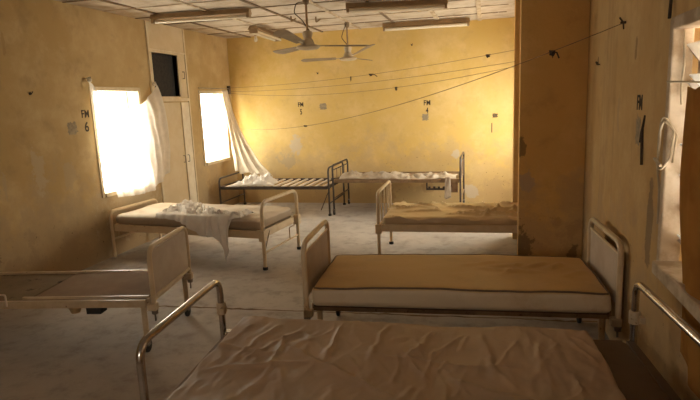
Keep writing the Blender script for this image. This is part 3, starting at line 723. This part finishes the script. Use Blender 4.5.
# ------------------------------------------------------------------ clotheslines and rags
def line(name, a, b, sag, label):
    a, b = Vector(a), Vector(b); f = lambda t: a.lerp(b, t) - Vector((0, 0, sag*4*t*(1-t)))
    o = MB().tube([f(i/40) for i in range(41)], .0024, 6).build(name, M['wire']); tag(o, label, 'clothesline', 'clotheslines across the ward'); return f
lA = line('clothesline', (-4.03, 8.30, 1.90), (.30, 6.245, 2.07), .07, 'topmost clothesline, from the far left corner bracket to the far stub wall')
lB = line('clothesline', (-4.03, 8.28, 1.84), (.30, 6.245, 1.95), .07, 'second clothesline from the top, leaving the corner bracket')
lC = line('clothesline', (-4.03, 8.26, 1.815), (.30, 6.245, 1.90), .14, 'third clothesline from the top, with a knotted rag')
lD = line('clothesline', (-4.03, 8.37, 1.25), (.785, 3.61, 1.99), .22, 'lowest clothesline, crossing the near stub wall to the right wall')
tag(MB().box((XL, 8.27, 1.80), (XL+.035, 8.33, 1.93)).build('wall_bracket', M['rag']), 'small dark bracket in the far left corner holding the lines', 'bracket')
b = MB(); b.lathe([(.006, 0), (.008, .03)], (.76, 3.61, 1.99), 'x', 10); b.tube([(.775, 3.61, 1.99), (.76, 3.63, 2.02)], .005); b.tube([(.775, 3.61, 1.99), (.77, 3.57, 1.95)], .004)
tag(b.build('wall_nail', M['rag']), 'dark nail in right wall where the lowest line ends', 'nail')
def scrap(f, t, w, h, label, seed, two=False):
    p = f(t); b = MB()
    def g(u, v): return (p.x + w*(u-.5)*(1-.4*v) + .3*w*nz(u*3, v*3, seed), p.y - .004 - .012*math.sin(u*6+seed), p.z + .008 - h*v*(.6+.6*abs(nz(u*4, seed))))
    b.grid(g, 8, 8)
    if two:
        b.tube([p + Vector((w*.3, 0, .0)), p + Vector((w*.9, -.004, -.01)), p + Vector((w*1.3, -.006, -h*.9))], .004, 6)
    tag(b.build('rag_scrap', M['rag'], solid=.004), label, 'rag', 'rag scraps on the clotheslines')
scrap(lA, .60, .06, .035, 'dark rag scrap with a dangling tail on the top clothesline', 1, True)
scrap(lC, .68, .035, .06, 'small dark rag knotted on the third clothesline near the number 4', 3)
scrap(lA, .935, .05, .045, 'dark rag scrap on the top clothesline close to the far stub wall', 5)
scrap(lD, .925, .035, .05, 'dark rag hanging in front of the near stub wall', 8, True)
scrap(lD, .385, .05, .025, 'small dark knot of rag midway on the lowest clothesline', 9)
scrap(lA, .53, .012, .07, 'thin rag strip on the top clothesline left of centre', 13)
# nails and hooks in the walls
def nail(loc, label, ax='y'):
    b = MB(); d = Vector((0, -1, 0)) if ax == 'y' else (Vector((1, 0, 0)) if ax == 'l' else Vector((-1, 0, 0))); p = Vector(loc)
    s_ = Vector((1, 0, 0)) if ax == 'y' else Vector((0, 1, 0))
    b.tube([p, p + d*.02, p + d*.025 + s_*.014 + Vector((0, 0, .02))], .0045, 8); b.tube([p + d*.012, p + d*.02 - s_*.015 + Vector((0, 0, .016))], .004, 8)
    b.lathe([(.012, 0), (.010, .012)], p - (d*.0) - (Vector((0, .012, 0)) if ax == 'y' else Vector((0, 0, 0))), 'y' if ax == 'y' else 'x', 10)
    tag(b.build('wall_hook', M['rag']), label, 'hook', 'hooks and nails in the walls')
nail((-2.55, YF, 2.055), 'dark V-shaped hook high on far wall above the number 5')
nail((-1.07, YF, 2.39), 'dark nail near the top of far wall right of the fans')
nail((XL, 4.26, 1.79), 'dark nail in left wall left of the nearer window', 'l')
nail((XR, 4.33, 1.79), 'dark nail in right wall near the stub wall corner', 'r')
b = MB(); b.tube([(XR-.001, 3.13, 1.42), (XR-.006, 3.12, 1.34), (XR-.012, 3.08, 1.22)], .007, 6); b.tube([(XR-.001, 3.10, 1.47), (XR-.008, 3.13, 1.38), (XR-.004, 3.16, 1.33)], .006, 6)
tag(b.build('rag_strip', M['rag']), 'torn dark strip hanging beside the grey rectangle on right wall', 'rag')

# ------------------------------------------------------------------ ceiling fans and lamps
def fan(loc, rot, label, rod, knots, rise=(0, 0, 0)):
    r = empty('ceiling_fan', loc, R(rot)); tag(r, label, 'fan', 'ceiling fans')      # base at the ceiling
    MB().lathe([(.018, -.07), (.032, -.05), (.035, -.02), (.03, 0)], (0, 0, 0)).build('canopy', M['dark_batten'], r)
    MB().tube([(0, 0, -.03), (0, 0, -rod)], .012, 10).build('rod', M['lamp_body'], r)
    MB().lathe([(.028, -.10), (.035, -.09), (.055, -.02), (.048, 0), (.015, .01)], (0, 0, -rod+.05)).build('rod_cover', M['fan_cream'], r)
    MB().lathe([(.05, -.085), (.10, -.078), (.125, -.06), (.115, -.042), (.07, -.03), (.055, .01), (.04, .035), (.02, .045)], (0, 0, -rod-.05), seg=28).build('motor', M['fan_cream'], r)
    for k in range(3):
        A = Matrix.Rotation(R(120*k), 4, 'Z') @ Matrix.Translation((0, 0, -rod-.095)) @ Matrix.Rotation(R(-rise[k]), 4, 'Y')
        b = MB(); n = 14
        for i in range(n+1): pass
        prof = []
        for i in range(n+1):
            t_ = i/n; x = .17 + .48*t_; w = .045 + .028*t_; 
            if t_ > .85: w *= math.sqrt(max(.02, 1-((t_-.85)/.15)**2))
            prof.append((x, w))
        vs = []
        for x, w in prof:
            for s in (-1, 1):
                for zz in (-.0025, .0025): vs.append(A @ Vector((x, s*w, s*w*.21 + zz)))
        fs = []
        for i in range(n):
            q = i*4; e = q+4
            fs += [(q+1, q+3, e+3, e+1), (q, e, e+2, q+2), (q, q+1, e+1, e), (q+2, e+2, e+3, q+3)]
        fs += [(0, 2, 3, 1), (n*4, n*4+1, n*4+3, n*4+2)]
        bl_ = b.add(vs, fs, False).build('blade', M['fan_blade'], r)
        MB().box((.09, -.018, -.004), (.22, .018, .006), A).build('blade_arm', M['fan_cream'], bl_)
    cb = [(.02, 0, -.04)] + knots + [(.02, 0, -rod+.06)]
    MB().tube(fillet(cb, .05, 5), .005, 8).build('cable', M['rag'], r)
fan((-1.79, 5.60, ZC-.014), 22, 'nearer ceiling fan with three dusty blades, hung above the beds', .385, [(-.10, .0, -.05), (-.13, 0, -.15), (-.05, 0, -.22)], (-1, -1, 8))
fan((-1.845, 7.55, ZC-.014), 74, 'farther ceiling fan close to the far wall', .375, [(-.10, -.05, -.02), (.02, .08, -.12), (-.04, .07, -.20)], (0, -1, 10))
def lamp(x0, y0, x1, y1, label, n=1, w=.10):
    dx, dy_ = x1-x0, y1-y0; L = math.hypot(dx, dy_); r = empty('fluorescent_lamp', ((x0+x1)/2, (y0+y1)/2, ZC-.015), math.atan2(dy_, dx)); tag(r, label, 'lamp', 'fluorescent lamps')
    b = MB(); h = .055; e = w*.5
    pr = [(-e*.55, 0), (e*.55, 0), (e, -h), (e*.5, -h*.72), (-e*.5, -h*.72), (-e, -h)]
    vs = [(x, p, q) for x in (-L/2, L/2) for p, q in pr]; k = len(pr)
    b.add(vs, [tuple(range(k)), tuple(range(2*k-1, k-1, -1))] + [(i, (i+1) % k, k+(i+1) % k, k+i) for i in range(k)]); b.build('housing', M['lamp_body'], r)
    for s in (-1, 1): MB().box((s*(L/2-.02)-.015, -e*.7, -.10), (s*(L/2-.02)+.015, e*.7, -.03)).build('end_holder', M['lamp_body'], r)
    for q in range(n):
        yy = 0 if n == 1 else (q-.5)*w*.6
        MB().tube([(-L/2+.035, yy, -.082), (L/2-.035, yy, -.082)], .018, 12).build('tube', M['lamp_tube'], r)
    return r
lamp(-3.70, 5.80, -2.55, 5.93, 'long fluorescent batten nearest the left wall, its tube unlit', 1, .13)
lamp(-1.50, 6.12, -.42, 6.40, 'fluorescent batten near the top edge between the fan and stub wall', 2, .12)
lamp(-1.42, 7.95, -.22, 8.02, 'fluorescent batten near the ceiling edge of far wall, right of the fans', 2, .12)
l4 = lamp(-3.05, 7.15, -3.13, 8.28, 'fluorescent batten running toward the far wall, left of the fans', 2, .16)
b = MB(); b.lathe([(.012, .07), (.016, .045), (.014, .04)], (-3.19, 7.55, 2.535)); o = b.build('hanging_bulb', M['lamp_body']); tag(o, 'small clear bulb hanging below the lamp left of the fans', 'bulb')
MB().lathe([(.008, -.045), (.022, -.035), (.028, -.015), (.022, .01), (.012, .04)], (-3.19, 7.55, 2.54), seg=14).build('glass_bulb', M['lamp_tube'], o)
MB().tube([(-3.19, 7.55, 2.60), (-3.19, 7.55, 2.678)], .004, 6).build('flex', M['rag'], o)
def strap(x, y, label):
    b = MB(); b.tube(fillet([(x, y, ZC-.001), (x, y, ZC-.07), (x+.06, y+.01, ZC-.03)], .01, 3), .010, 6); tag(b.build('ceiling_hook', M['lamp_body']), label, 'hook', 'bent hooks on the ceiling')
strap(-2.36, 6.75, 'bent metal hook on the ceiling left of the nearer fan rod, the left one')
strap(-2.10, 6.95, 'bent metal hook on the ceiling beside the nearer fan rod, the right one')

# ------------------------------------------------------------------ daylight
w = bpy.data.worlds.new('sky'); scene.world = w; w.use_nodes = True
bg = w.node_tree.nodes['Background']; bg.inputs[0].default_value = (1.0, .94, .84, 1); bg.inputs[1].default_value = 11.0
def portal(name, W, x, sgn):
    li = bpy.data.lights.new(name, 'AREA'); li.shape = 'RECTANGLE'; li.size = W[3]-W[2]; li.size_y = W[1]-W[0]; li.cycles.is_portal = True
    o = bpy.data.objects.new(name, li); COL.objects.link(o); o.location = (x, (W[0]+W[1])/2, (W[2]+W[3])/2); o.rotation_euler = (0, R(90*sgn), 0)
portal('daylight_portal', W1, XL-.2, -1); portal('daylight_portal', W2, XL-.2, -1); portal('daylight_portal', W3, XR+.2, 1); portal('daylight_portal', W4, XR+.2, 1)
li = bpy.data.lights.new('daylight_portal', 'AREA'); li.shape = 'RECTANGLE'; li.size = FILL_HOLE[1]-FILL_HOLE[0]; li.size_y = FILL_HOLE[3]-FILL_HOLE[2]; li.cycles.is_portal = True  # portal for the added opening behind the camera
o = bpy.data.objects.new('daylight_portal', li); COL.objects.link(o); o.location = ((FILL_HOLE[0]+FILL_HOLE[1])/2, YN-.19, (FILL_HOLE[2]+FILL_HOLE[3])/2); o.rotation_euler = (R(90), 0, 0)

# ------------------------------------------------------------------ camera
cam = bpy.data.cameras.new('camera'); co = bpy.data.objects.new('camera', cam); COL.objects.link(co)
cam.sensor_width = 36; cam.lens = 547.52/700*36; cam.clip_start = .05
r_ = Vector((.97064371, .23704122, -.0407706)); u_ = Vector((-.00290555, .18105239, .98346916)); f_ = Vector((-.24050434, .9544797, -.1764261))
mm = Matrix((r_, u_, -f_)).transposed().to_4x4(); mm.translation = (0, 0, 1.6); co.matrix_world = mm
scene.camera = co
vs = scene.view_settings; vs.view_transform = 'Standard'; vs.look = 'None'; vs.gamma = 1; vs.use_curve_mapping = False; vs.exposure = 1.25
scene.cycles.max_bounces = 14; scene.cycles.diffuse_bounces = 8; scene.cycles.transparent_max_bounces = 12
scene.cycles.sample_clamp_indirect = 8; scene.cycles.use_denoising = True
